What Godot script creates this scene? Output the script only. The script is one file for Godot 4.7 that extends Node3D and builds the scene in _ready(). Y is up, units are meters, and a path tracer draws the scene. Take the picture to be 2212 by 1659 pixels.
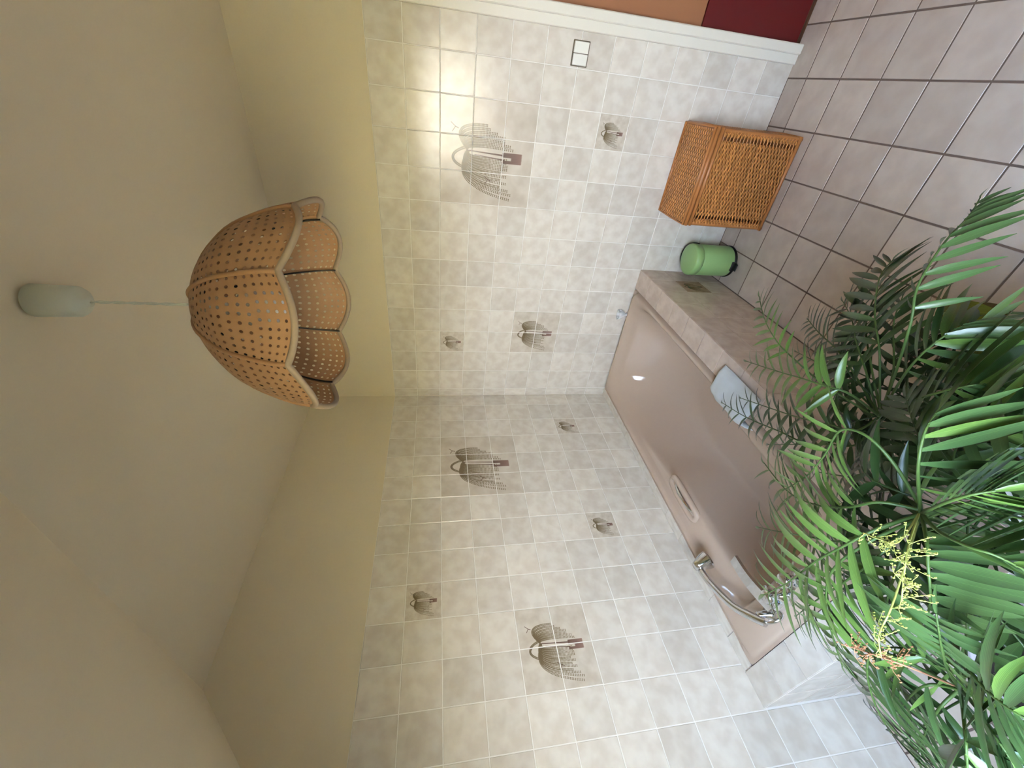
extends Node3D
# Tiled attic bathroom: tub along the left wall, back wall with a door, roof window in the slope behind the viewer.
# World: x runs along the back wall from the corner, y up, z away from the back wall, metres.

const PITCH_BACK := 0.1497      # wall tile pitch along the back wall
const FIRST_BACK := 0.0606
const PITCH_LEFT := 0.1493
const TILE := 0.15              # tile rows
const TILE_TOP := 1.94
const CEIL := 2.455
const CREASE := 1.6             # where the roof slope begins
const FALL := 0.87
const DECK := 0.45
const TUB_END := 1.895
const TUB_FRONT := 0.962

var rng := RandomNumberGenerator.new()
var M := {}
var mesh_cache := {}
var taken := {}

func V(x: float, y: float, z: float) -> Vector3:
	return Vector3(x, y, z)

# ------------------------------------------------------------------ helpers
func numbered(called: String) -> String:
	var n: int = taken.get(called, 0)
	taken[called] = n + 1
	return called if n == 0 else "%s_%03d" % [called, n]

func thing(called: String, label: String, category: String, at := Vector3.ZERO, group := "") -> Node3D:
	var o := Node3D.new()
	o.name = numbered(called)
	add_child(o, true)
	o.position = at
	tag(o, label, category, group)
	return o

func tag(o: Node, label: String, category: String, group := "") -> void:
	o.set_meta("label", label)
	o.set_meta("category", category)
	if group != "":
		o.set_meta("group", group)

func put(called: String, mesh: Mesh, m: Material, parent: Node = null, at := Transform3D.IDENTITY) -> MeshInstance3D:
	var o := MeshInstance3D.new()
	o.mesh = mesh
	o.material_override = m
	if parent == null:
		o.name = numbered(called)
		add_child(o, true)
	else:
		o.name = called
		parent.add_child(o, true)
	o.transform = at
	return o

func structure(called: String, mesh: Mesh, m: Material) -> MeshInstance3D:
	var o := put(called, mesh, m)
	o.set_meta("kind", "structure")
	return o

func begin() -> SurfaceTool:
	var st := SurfaceTool.new()
	st.begin(Mesh.PRIMITIVE_TRIANGLES)
	return st

func done(st: SurfaceTool) -> ArrayMesh:
	st.generate_normals()
	return st.commit()

func tri(st: SurfaceTool, a: Vector3, b: Vector3, c: Vector3) -> void:
	st.add_vertex(a); st.add_vertex(b); st.add_vertex(c)

# quad given clockwise as seen from its front
func quad(st: SurfaceTool, a: Vector3, b: Vector3, c: Vector3, d: Vector3) -> void:
	tri(st, a, b, c)
	tri(st, a, c, d)

# box with origin corner and three edge vectors (right-handed)
func obox(st: SurfaceTool, o: Vector3, x: Vector3, y: Vector3, z: Vector3) -> void:
	st.set_smooth_group(-1)
	quad(st, o + z, o + z + y, o + z + y + x, o + z + x)
	quad(st, o + x, o + x + y, o + y, o)
	quad(st, o, o + y, o + y + z, o + z)
	quad(st, o + x + z, o + x + y + z, o + x + y, o + x)
	quad(st, o + y, o + x + y, o + x + y + z, o + y + z)
	quad(st, o + z, o + x + z, o + x, o)

func box(st: SurfaceTool, lo: Vector3, hi: Vector3) -> void:
	var s := hi - lo
	obox(st, lo, Vector3(s.x, 0, 0), Vector3(0, s.y, 0), Vector3(0, 0, s.z))

# box with chamfered edges
func cbox(st: SurfaceTool, lo: Vector3, hi: Vector3, b: float) -> void:
	st.set_smooth_group(-1)
	var c := (lo + hi) * 0.5
	var h := (hi - lo) * 0.5
	var i := h - Vector3(b, b, b)
	for ax in 3:
		var u := (ax + 1) % 3
		var w := (ax + 2) % 3
		for s in [-1.0, 1.0]:
			var p := []
			for k in [[-1, -1], [1, -1], [1, 1], [-1, 1]]:
				var v := Vector3.ZERO
				v[ax] = s * h[ax]; v[u] = k[0] * i[u]; v[w] = k[1] * i[w]
				p.append(c + v)
			if s > 0: quad(st, p[3], p[2], p[1], p[0])
			else: quad(st, p[0], p[1], p[2], p[3])
		for su in [-1.0, 1.0]:
			for sw in [-1.0, 1.0]:
				var a := Vector3.ZERO; var bb := Vector3.ZERO
				a[u] = su * h[u]; a[w] = sw * i[w]; a[ax] = -i[ax]
				bb[u] = su * i[u]; bb[w] = sw * h[w]; bb[ax] = -i[ax]
				var a2 := a; a2[ax] = i[ax]
				var b2 := bb; b2[ax] = i[ax]
				if su * sw > 0: quad(st, c + a, c + a2, c + b2, c + bb)
				else: quad(st, c + bb, c + b2, c + a2, c + a)
	for sx in [-1.0, 1.0]:
		for sy in [-1.0, 1.0]:
			for sz in [-1.0, 1.0]:
				var px := c + Vector3(sx * h.x, sy * i.y, sz * i.z)
				var py := c + Vector3(sx * i.x, sy * h.y, sz * i.z)
				var pz := c + Vector3(sx * i.x, sy * i.y, sz * h.z)
				if sx * sy * sz > 0: tri(st, px, pz, py)
				else: tri(st, px, py, pz)

func cbox_mesh(lo: Vector3, hi: Vector3, b: float) -> ArrayMesh:
	var st := begin()
	cbox(st, lo, hi, b)
	return done(st)

# smooth surface over rows of points; wrap joins last column to the first
func grid(st: SurfaceTool, rows: Array, wrap := false, smooth := 1) -> void:
	st.set_smooth_group(smooth)
	for j in rows.size() - 1:
		var a: Array = rows[j]
		var b: Array = rows[j + 1]
		var n := a.size()
		for i in (n if wrap else n - 1):
			var k := (i + 1) % n
			tri(st, a[i], b[i], b[k])
			tri(st, a[i], b[k], a[k])

func tube(st: SurfaceTool, pts: Array, r0: float, r1: float, sides := 8, smooth := 1) -> void:
	var rows := []
	var up := Vector3.UP
	for i in pts.size():
		var t: Vector3 = (pts[mini(i + 1, pts.size() - 1)] - pts[maxi(i - 1, 0)]).normalized()
		if absf(t.dot(up)) > 0.95: up = Vector3.RIGHT
		var x := t.cross(up).normalized()
		var y := x.cross(t).normalized()
		up = y
		var r := lerpf(r0, r1, float(i) / maxf(pts.size() - 1, 1))
		var row := []
		for k in sides:
			var a := TAU * k / sides
			row.append(pts[i] + (x * cos(a) + y * sin(a)) * r)
		rows.append(row)
	grid(st, rows, true, smooth)
	st.set_smooth_group(-1)
	for e in [0, rows.size() - 1]:
		for k in range(1, sides - 1):
			if e == 0: tri(st, rows[e][0], rows[e][k], rows[e][k + 1])
			else: tri(st, rows[e][0], rows[e][k + 1], rows[e][k])

func loop_tube(st: SurfaceTool, pts: Array, r: float, sides := 8) -> void:
	var rows := []
	var n := pts.size()
	var up := Vector3.UP
	for i in n + 1:
		var p: Vector3 = pts[i % n]
		var t: Vector3 = (pts[(i + 1) % n] - pts[(i - 1 + n) % n]).normalized()
		var x := t.cross(up)
		if x.length() < 0.05: x = t.cross(Vector3.RIGHT)
		x = x.normalized()
		var y := x.cross(t).normalized()
		var row := []
		for k in sides:
			var a := TAU * k / sides
			row.append(p + (x * cos(a) + y * sin(a)) * r)
		rows.append(row)
	grid(st, rows, true)

func lathe(st: SurfaceTool, prof: Array, segs := 32, at := Vector3.ZERO, smooth := 1) -> void:
	var rows := []
	for p in prof:
		var row := []
		for k in segs:
			var a := TAU * k / segs
			row.append(at + Vector3(p.x * cos(a), p.y, p.x * sin(a)))
		rows.append(row)
	grid(st, rows, true, smooth)

func lathe_mesh(prof: Array, segs := 32) -> ArrayMesh:
	var st := begin()
	lathe(st, prof, segs)
	return done(st)

func tube_mesh(pts: Array, r0: float, r1: float, sides := 8) -> ArrayMesh:
	var st := begin()
	tube(st, pts, r0, r1, sides)
	return done(st)

func spline(pts: Array, n: int) -> Array:
	var out := []
	var k := pts.size()
	for i in n:
		var f := float(i) / (n - 1) * (k - 1)
		var j := mini(int(f), k - 2)
		var p0: Vector3 = pts[maxi(j - 1, 0)]
		var p3: Vector3 = pts[mini(j + 2, k - 1)]
		var a: Vector3 = pts[j]
		var b: Vector3 = pts[j + 1]
		out.append(a.cubic_interpolate(b, p0, p3, f - j))
	return out

func mat(c: Color, rough := 0.6, metal := 0.0) -> StandardMaterial3D:
	var m := StandardMaterial3D.new()
	m.albedo_color = c
	m.roughness = rough
	m.metallic = metal
	return m

func noise(seed_: int, freq: float, oct := 3) -> FastNoiseLite:
	var n := FastNoiseLite.new()
	n.seed = seed_
	n.noise_type = FastNoiseLite.TYPE_SIMPLEX_SMOOTH
	n.frequency = freq
	n.fractal_octaves = oct
	return n

# flat tile with bevelled edges, lying in xy, face at z = 0, body behind it; uv from a rectangle of the texture
func tile_mesh(w: float, h: float, uv: Rect2, depth := 0.006, b := 0.0012) -> ArrayMesh:
	var key := "%.4f %.4f %s %.4f" % [w, h, uv, depth]
	if mesh_cache.has(key): return mesh_cache[key]
	var st := begin()
	st.set_smooth_group(-1)
	var x := w * 0.5
	var y := h * 0.5
	var f := [V(-x + b, -y + b, 0), V(-x + b, y - b, 0), V(x - b, y - b, 0), V(x - b, -y + b, 0)]
	var e := [V(-x, -y, -b), V(-x, y, -b), V(x, y, -b), V(x, -y, -b)]
	var g := [V(-x, -y, -depth), V(-x, y, -depth), V(x, y, -depth), V(x, -y, -depth)]
	var add := func(p: Vector3) -> void:
		st.set_uv(uv.position + Vector2((p.x + x) / w, (y - p.y) / h) * uv.size)
		st.add_vertex(p)
	for p in [f[0], f[1], f[2], f[0], f[2], f[3]]: add.call(p)
	for k in 4:
		var n := (k + 1) % 4
		for p in [e[k], e[n], f[n], e[k], f[n], f[k], g[k], g[n], e[n], g[k], e[n], e[k]]: add.call(p)
	var m := done(st)
	mesh_cache[key] = m
	return m

# ------------------------------------------------------------------ materials
func paint_mottle(img_seed: int, light: Color, dark: Color, amount: float) -> ImageTexture:
	var n := 512
	var img := Image.create(n, n, false, Image.FORMAT_RGB8)
	var a := noise(img_seed, 0.013, 3)
	var b := noise(img_seed + 7, 0.05, 2)
	for y in n:
		for x in n:
			var v := clampf(0.5 + a.get_noise_2d(x, y) * 1.15, 0.0, 1.0)
			v = clampf(v + b.get_noise_2d(x, y) * 0.08, 0.0, 1.0)
			img.set_pixel(x, y, light.lerp(dark, v * amount))
	return ImageTexture.create_from_image(img)

func dot(img: Image, p: Vector2, r: float, c: Color, k := 1.0) -> void:
	var n := img.get_width()
	for y in range(int(p.y - r - 1), int(p.y + r + 2)):
		for x in range(int(p.x - r - 1), int(p.x + r + 2)):
			if x < 0 or y < 0 or x >= n or y >= n: continue
			var d := clampf(r + 0.5 - Vector2(x + 0.5, y + 0.5).distance_to(p), 0.0, 1.0) * k
			if d > 0.0: img.set_pixel(x, y, img.get_pixel(x, y).lerp(c, d))

# the weeping tree printed on the decor tiles
func paint_tree() -> ImageTexture:
	var n := 640
	var s := float(n)
	var img := Image.create(n, n, false, Image.FORMAT_RGB8)
	var cloud := noise(91, 0.006, 3)
	for y in n:
		for x in n:
			img.set_pixel(x, y, Color(0.835, 0.805, 0.75).lerp(Color(0.765, 0.725, 0.66), clampf(0.5 + cloud.get_noise_2d(x, y) * 0.9, 0, 1)))
	var r := RandomNumberGenerator.new()
	r.seed = 5
	var leaf := Color(0.44, 0.385, 0.285)
	var bark := Color(0.39, 0.30, 0.255)
	var strands := []
	for i in 12:      # the wide left side of the crown
		var f := i / 11.0
		var ue := lerpf(0.07, 0.47, pow(f, 0.85))
		strands.append([Vector2(0.53 - 0.05 * (1 - f), 0.27 + 0.03 * r.randf()), Vector2(lerpf(0.26, 0.47, f), lerpf(0.13, 0.25, f)), Vector2(lerpf(0.13, 0.47, f), lerpf(0.42, 0.40, f)), Vector2(ue, lerpf(0.66, 0.60, f) + r.randf() * 0.13)])
	for i in 7:      # the narrow right side
		var f := i / 6.0
		var ue := lerpf(0.59, 0.79, f)
		strands.append([Vector2(0.55, 0.29), Vector2(lerpf(0.58, 0.72, f), lerpf(0.25, 0.10, f)), Vector2(lerpf(0.60, 0.78, f), lerpf(0.42, 0.26, f)), Vector2(ue - 0.02, lerpf(0.76, 0.46, f) + r.randf() * 0.06)])
	strands.append([Vector2(0.56, 0.26), Vector2(0.50, 0.09), Vector2(0.42, 0.10), Vector2(0.37, 0.24)])
	for q in strands:
		for k in 46:
			var t := k / 45.0
			var p: Vector2 = q[0].bezier_interpolate(q[1], q[2], q[3], t)
			var dir: Vector2 = (q[0].bezier_interpolate(q[1], q[2], q[3], minf(t + 0.02, 1.0)) - p)
			if t == 1.0: dir = Vector2(0, 0.01)
			var nn := Vector2(-dir.y, dir.x).normalized() * 0.0078
			var rr := lerpf(4.7, 3.9, t)
			dot(img, (p + nn) * s, rr, leaf, 0.85)
			dot(img, (p - nn) * s, rr, leaf, 0.85)
			dot(img, p * s, 1.4, leaf.darkened(0.2), 0.7)
	for k in 80:
		var t := k / 79.0
		dot(img, Vector2(0.535, 0.28).lerp(Vector2(0.515, 0.68), t) * s, lerpf(3.0, 5.5, t), bark, 0.9)
		dot(img, Vector2(0.50, 0.36).lerp(Vector2(0.47, 0.68), t) * s, lerpf(1.8, 4.0, t), bark, 0.75)
		for j in 7:
			var u := lerpf(0.445, 0.535, j / 6.0)
			if absf(u - 0.485) < 0.012 and t < 0.45: continue
			dot(img, Vector2(u, lerpf(0.67, 0.87, t)) * s, 5.5, bark.lerp(Color(0.58, 0.46, 0.42), t * 0.8), 0.35)
	for b in [Vector2(0.735, 0.155), Vector2(0.27, 0.52)]:
		for k in 16:
			var t := k / 15.0
			dot(img, b.lerp(b + Vector2(-0.045, -0.03), t) * s, 2.4, bark, 0.8)
			dot(img, b.lerp(b + Vector2(0.035, -0.045), t) * s, 2.4, bark, 0.8)
			dot(img, b.lerp(b + Vector2(-0.012, 0.03), t) * s, 2.8, bark, 0.8)
	return ImageTexture.create_from_image(img)

func leaf_texture() -> ImageTexture:
	var img := Image.create(64, 32, false, Image.FORMAT_RGB8)
	for y in 32:
		for x in 64:
			var f := absf(sin(x * 0.59)) * 0.16 + absf(sin(x * 1.7 + 1.0)) * 0.08
			var mid := 0.12 if absi(x - 32) < 2 else 0.0
			var v := 1.0 - f + mid
			img.set_pixel(x, y, Color(clampf(v, 0, 1), clampf(v, 0, 1), clampf(v, 0, 1)))
	return ImageTexture.create_from_image(img)

func make_materials() -> void:
	var mott := paint_mottle(11, Color(0.895, 0.873, 0.825), Color(0.85, 0.817, 0.763), 1.0)
	M.tile = []
	for tone in [1.0, 0.98, 0.955]:
		var m := mat(Color(tone, tone, tone), 0.22)
		m.albedo_texture = mott
		M.tile.append(m)
	M.decor = mat(Color(1, 1, 1), 0.22)
	M.decor.albedo_texture = paint_tree()
	var brown := paint_mottle(23, Color(0.83, 0.76, 0.695), Color(0.775, 0.70, 0.635), 1.0)
	M.deck_tile = mat(Color(1, 1, 1), 0.2)
	M.deck_tile.albedo_texture = brown
	M.deck_decor = mat(Color(0.80, 0.72, 0.66), 0.2)
	M.deck_decor.albedo_texture = M.decor.albedo_texture
	var fl := paint_mottle(37, Color(0.83, 0.77, 0.71), Color(0.79, 0.725, 0.665), 1.0)
	M.floor_tile = []
	for tone in [1.0, 0.97, 0.94]:
		var m := mat(Color(tone, tone, tone), 0.32)
		m.albedo_texture = fl
		M.floor_tile.append(m)
	M.grout = mat(Color(0.93, 0.92, 0.89), 0.85)
	M.deck_grout = mat(Color(0.80, 0.74, 0.68), 0.85)
	M.floor_grout = mat(Color(0.45, 0.38, 0.335), 0.9)
	M.plaster = mat(Color(0.87, 0.825, 0.715), 0.9)
	var grain := NoiseTexture2D.new()
	grain.width = 512; grain.height = 512
	grain.noise = noise(3, 0.08, 4)
	grain.as_normal_map = true
	grain.bump_strength = 1.5
	grain.seamless = true
	M.plaster.normal_enabled = true
	M.plaster.normal_texture = grain
	M.plaster.normal_scale = 0.12
	M.plaster.uv1_triplanar = true
	M.plaster.uv1_scale = Vector3(3, 3, 3)
	M.white_paint = mat(Color(0.90, 0.885, 0.83), 0.35)
	M.tub = mat(Color(0.755, 0.675, 0.60), 0.08)
	M.chrome = mat(Color(0.86, 0.88, 0.90), 0.08, 1.0)
	M.black = mat(Color(0.05, 0.05, 0.05), 0.35)
	M.white_plastic = mat(Color(0.92, 0.92, 0.88), 0.3)
	M.green_metal = mat(Color(0.60, 0.755, 0.48), 0.28)
	M.cane = mat(Color(0.62, 0.475, 0.345), 0.62)
	M.cane.backlight_enabled = true
	M.cane.backlight = Color(0.22, 0.15, 0.07)
	M.braid = mat(Color(0.58, 0.51, 0.44), 0.8)
	M.wicker = mat(Color(1, 1, 1), 0.3)
	M.wicker.vertex_color_use_as_albedo = true
	M.rattan = mat(Color(0.70, 0.455, 0.245), 0.35)
	M.brown_wood = mat(Color(0.36, 0.23, 0.14), 0.6)
	M.towel = mat(Color(0.80, 0.82, 0.82), 0.95)
	M.glass = mat(Color(0.95, 0.96, 0.96, 0.5), 0.06)
	M.glass.transparency = BaseMaterial3D.TRANSPARENCY_ALPHA
	M.pane = mat(Color(1, 1, 1, 0.04), 0.02)
	M.pane.transparency = BaseMaterial3D.TRANSPARENCY_ALPHA
	M.door_red = mat(Color(0.37, 0.02, 0.04), 0.4)
	M.door_wood = mat(Color(0.62, 0.42, 0.28), 0.4)
	M.wood_pale = mat(Color(0.86, 0.80, 0.66), 0.5)
	M.soil = mat(Color(0.16, 0.12, 0.09), 0.95)
	M.pot_grey = mat(Color(0.68, 0.65, 0.66), 0.4)
	M.pot_white = mat(Color(0.80, 0.79, 0.77), 0.25)
	M.pot_clay = mat(Color(0.40, 0.29, 0.22), 0.7)
	var lt := leaf_texture()
	M.leaf = []
	for c in [Color(0.24, 0.345, 0.175), Color(0.34, 0.47, 0.26), Color(0.44, 0.575, 0.27), Color(0.60, 0.62, 0.24), Color(0.47, 0.36, 0.21)]:
		var m := mat(c, 0.29)
		m.albedo_texture = lt
		m.backlight_enabled = true
		m.backlight = Color(c.r * 0.30, c.g * 0.33, c.b * 0.18)
		M.leaf.append(m)
	M.stem = mat(Color(0.29, 0.39, 0.17), 0.5)
	M.flower_yellow = mat(Color(0.70, 0.72, 0.38), 0.6)
	M.flower_orange = mat(Color(0.74, 0.52, 0.38), 0.6)
	M.opal = mat(Color(0.96, 0.96, 0.95), 0.25)
	M.field = mat(Color(0.77, 0.71, 0.47), 1.0)
	M.ceiling_rose = mat(Color(0.80, 0.82, 0.76), 0.5)

# ------------------------------------------------------------------ the room
func _ready() -> void:
	rng.seed = 4242
	var cam := Camera3D.new()
	cam.name = "camera"
	cam.fov = 87.27
	cam.near = 0.02
	add_child(cam)
	# held sideways: the picture's right is the room's down
	cam.transform = Transform3D(Basis(V(0.10659688, -0.98362375, 0.14533213), V(0.79615594, -0.00312145, -0.60508345), V(0.5956281, 0.18020705, 0.78278515)), V(1.7759, 1.6519, 2.2049))
	cam.current = true

	var env := Environment.new()
	var sky := Sky.new()
	var air := ProceduralSkyMaterial.new()
	air.sky_top_color = Color(0.52, 0.68, 0.88)
	air.sky_horizon_color = Color(1.0, 1.0, 1.0)
	air.sky_curve = 0.45
	air.ground_horizon_color = Color(0.80, 0.76, 0.68)
	air.ground_bottom_color = Color(0.70, 0.62, 0.50)
	sky.sky_material = air
	env.background_mode = Environment.BG_SKY
	env.sky = sky
	env.background_energy_multiplier = 27.0
	env.ambient_light_source = Environment.AMBIENT_SOURCE_DISABLED
	env.tonemap_mode = Environment.TONE_MAPPER_LINEAR
	env.tonemap_exposure = 1.9
	env.sdfgi_enabled = true
	env.ssao_enabled = true
	env.ssil_enabled = true
	var we := WorldEnvironment.new()
	we.name = "world_environment"
	we.environment = env
	add_child(we)

	# the sun stands on the other side of the roof: it lights the land outside, not the room
	var sun := DirectionalLight3D.new()
	sun.name = "sun"
	sun.light_color = Color(1.0, 0.93, 0.78)
	sun.light_energy = 20.0
	sun.shadow_enabled = true
	sun.sky_mode = DirectionalLight3D.SKY_MODE_LIGHT_ONLY
	add_child(sun)
	sun.look_at_from_position(Vector3.ZERO, V(-0.25, -0.75, 0.62), Vector3.UP)

	make_materials()
	build_shell()
	build_back_tiles()
	build_left_tiles()
	build_floor_tiles()
	build_door()
	build_roof_window()
	build_surround()
	build_tub()
	build_lamp()
	build_hamper()
	build_bin()
	build_palms()
	build_switch()
	build_mixer()
	build_hand_shower()
	build_towel()
	build_glass_dish()

func slope_y(z: float) -> float:
	return CEIL - FALL * (z - CREASE)

func prism_x(st: SurfaceTool, poly: Array, x0: float, x1: float) -> void:
	st.set_smooth_group(-1)
	var n := poly.size()
	for k in n:
		var a: Vector2 = poly[k]
		var b: Vector2 = poly[(k + 1) % n]
		quad(st, V(x0, a.y, a.x), V(x1, a.y, a.x), V(x1, b.y, b.x), V(x0, b.y, b.x))
	for k in range(1, n - 1):
		tri(st, V(x1, poly[0].y, poly[0].x), V(x1, poly[k + 1].y, poly[k + 1].x), V(x1, poly[k].y, poly[k].x))
		tri(st, V(x0, poly[0].y, poly[0].x), V(x0, poly[k].y, poly[k].x), V(x0, poly[k + 1].y, poly[k + 1].x))

func build_shell() -> void:
	var st := begin()
	box(st, V(-0.14, -0.12, -0.14), V(3.44, -0.0018, 3.5))
	structure("floor", done(st), M.floor_grout)
	var side := [Vector2(-0.14, -0.1), Vector2(3.5, -0.1), Vector2(3.5, slope_y(3.5) + 0.06), Vector2(1.62, CEIL + 0.05), Vector2(-0.14, CEIL + 0.05)]
	st = begin()
	prism_x(st, side, -0.14, -0.004)
	structure("wall_left", done(st), M.plaster)
	st = begin()
	prism_x(st, side, 3.3, 3.44)
	structure("wall_right", done(st), M.plaster)
	st = begin()
	box(st, V(-0.02, -0.1, -0.14), V(2.05, CEIL + 0.05, -0.004))
	box(st, V(2.05, 2.03, -0.14), V(2.92, CEIL + 0.05, -0.004))
	box(st, V(2.92, -0.1, -0.14), V(3.32, CEIL + 0.05, -0.004))
	structure("wall_back", done(st), M.plaster)
	st = begin()
	box(st, V(-0.02, -0.1, 3.35), V(3.32, slope_y(3.35) + 0.06, 3.5))
	structure("wall_front", done(st), M.plaster)
	st = begin()
	box(st, V(-0.14, CEIL, -0.14), V(3.44, CEIL + 0.15, CREASE))
	var d := V(0, -0.65638, 0.75443)
	var up := V(0, 0.75443, 0.65638) * 0.2
	var o := V(0, CEIL, CREASE)
	# slope panels round the roof window
	for p in [[-0.14, 3.44, -0.12, W0], [-0.14, 3.44, W1, 2.6], [-0.14, WX0, W0, W1], [WX1, 3.44, W0, W1]]:
		obox(st, o + V(p[0], 0, 0) + d * p[2], V(p[1] - p[0], 0, 0), up, d * (p[3] - p[2]))
	structure("ceiling", done(st), M.plaster)
	st = begin()
	box(st, V(-150, -6.2, 3.0), V(150, -6.0, 300))
	var g := put("farmland", done(st), M.field)
	g.set_meta("kind", "structure")

const W0 := 1.05    # roof window: along the slope from the crease
const W1 := 2.02
const WX0 := 0.97
const WX1 := 1.98

func build_roof_window() -> void:
	var d := V(0, -0.65638, 0.75443)
	var n := V(0, 0.75443, 0.65638)
	var o := V(0, CEIL, CREASE)
	var st := begin()
	var f := 0.055
	for p in [[WX0, WX1, W0, W0 + f], [WX0, WX1, W1 - f, W1], [WX0, WX0 + f, W0 + f, W1 - f], [WX1 - f, WX1, W0 + f, W1 - f]]:
		obox(st, o + V(p[0], 0, 0) + d * p[2] + n * 0.1, V(p[1] - p[0], 0, 0), n * 0.08, d * (p[3] - p[2]))
	var w := structure("window_1", done(st), M.white_paint)
	st = begin()
	obox(st, o + V(WX0 + f, 0, 0) + d * (W0 + f) + n * 0.14, V(WX1 - WX0 - 2 * f, 0, 0), n * 0.006, d * (W1 - W0 - 2 * f))
	put("pane", done(st), M.pane, w)
	st = begin()
	tube(st, [o + V(1.1, 0, 0) + d * (W0 + 0.03) + n * 0.085, o + V(1.45, 0, 0) + d * (W0 + 0.03) + n * 0.085], 0.009, 0.009)
	put("handle_bar", done(st), M.chrome, w)

func lay_tile(wall: Node, centre: Vector3, b: Basis, w: float, h: float, m: Material, uv: Rect2, called := "tile", depth := 0.006) -> void:
	put(called, tile_mesh(w, h, uv, depth), m, wall, Transform3D(b, centre))

func random_uv() -> Rect2:
	return Rect2(rng.randi_range(0, 3) * 0.25, rng.randi_range(0, 3) * 0.25, 0.24, 0.24)

# motifs: [column line, row line, span]; the span x span tiles share one print
func motif_at(list: Array, col: int, row: int):
	for q in list:
		if col >= q[0] and col < q[0] + q[2] and row >= q[1] and row < q[1] + q[2]:
			return Rect2(float(col - q[0]) / q[2], float(row - q[1]) / q[2], 1.0 / q[2], 1.0 / q[2])
	return null

const GAP := 0.0036

func build_back_tiles() -> void:
	var wall := get_node("wall_back")
	var st := begin()
	box(st, V(0, 0, -0.0045), V(1.985, TILE_TOP, -0.0013))
	put("grout", done(st), M.grout, wall)
	# columns counted from the corner; column -1 is the cut one
	var motifs := [[8, 2, 3], [10, 7, 1], [2, 5, 2], [2, 2, 1]]
	for c in range(-1, 13):
		var x0 := maxf(FIRST_BACK + c * PITCH_BACK, 0.0)
		var x1 := minf(FIRST_BACK + (c + 1) * PITCH_BACK, 1.985)
		for r in 13:
			var y1 := TILE_TOP - r * TILE
			var y0 := maxf(y1 - TILE, 0.0)
			if r >= 10 and x1 < TUB_FRONT + 0.02: continue
			var uv = motif_at(motifs, c, r)
			var m: Material = M.decor if uv != null else M.tile[rng.randi_range(0, 2)]
			lay_tile(wall, V((x0 + x1) / 2, (y0 + y1) / 2, 0), Basis.IDENTITY, x1 - x0 - GAP, y1 - y0 - GAP, m, uv if uv != null else random_uv())

func build_left_tiles() -> void:
	var wall := get_node("wall_left")
	var st := begin()
	box(st, V(-0.0045, 0, 0), V(-0.0013, TILE_TOP, 2.198))
	put("grout", done(st), M.grout, wall)
	var b := Basis(V(0, 0, -1), V(0, 1, 0), V(1, 0, 0))
	# columns counted n from the corner; prints are laid with their left edge away from the corner
	var motifs := [[3, 2, 3], [2, 7, 1], [7, 7, 1], [9, 1, 1], [10, 4, 2]]
	for c in range(0, 15):
		var z0 := maxf(0.2569 + (c - 2) * PITCH_LEFT, 0.0)
		var z1 := 0.2569 + (c - 1) * PITCH_LEFT
		for r in 13:
			var y1 := TILE_TOP - r * TILE
			var y0 := maxf(y1 - TILE, 0.0)
			var a0 := z0
			if r >= 10:
				if z1 < TUB_END + 0.02: continue
				a0 = maxf(z0, TUB_END)
			var uv = motif_at(motifs, c, r)
			if uv != null: uv.position.x = 1.0 - uv.size.x - uv.position.x
			var m: Material = M.decor if uv != null else M.tile[rng.randi_range(0, 2)]
			lay_tile(wall, V(0, (y0 + y1) / 2, (a0 + z1) / 2), b, z1 - a0 - GAP, y1 - y0 - GAP, m, uv if uv != null else random_uv())

func build_floor_tiles() -> void:
	var fl := get_node("floor")
	var b := Basis(V(1, 0, 0), V(0, 0, -1), V(0, 1, 0))
	var px := 0.1942
	var pz := 0.1957
	for i in range(-5, 10):
		var x0 := 0.9628 + i * px
		if i == -5: x0 = 0.0
		var x1 := 0.9628 + (i + 1) * px
		for k in range(-1, 12):
			var z0 := 0.1235 + k * pz
			var z1 := z0 + pz
			z0 = maxf(z0, 0.0)
			if x1 < 0.97:
				if z1 < TUB_END + 0.02: continue
				z0 = maxf(z0, TUB_END)
			if x1 > 2.06 and k == -1: z0 = -0.02
			lay_tile(fl, V((x0 + x1) / 2, 0, (z0 + z1) / 2), b, x1 - x0 - 0.006, z1 - z0 - 0.006, M.floor_tile[rng.randi_range(0, 2)], random_uv(), "tile", 0.004)

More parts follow.
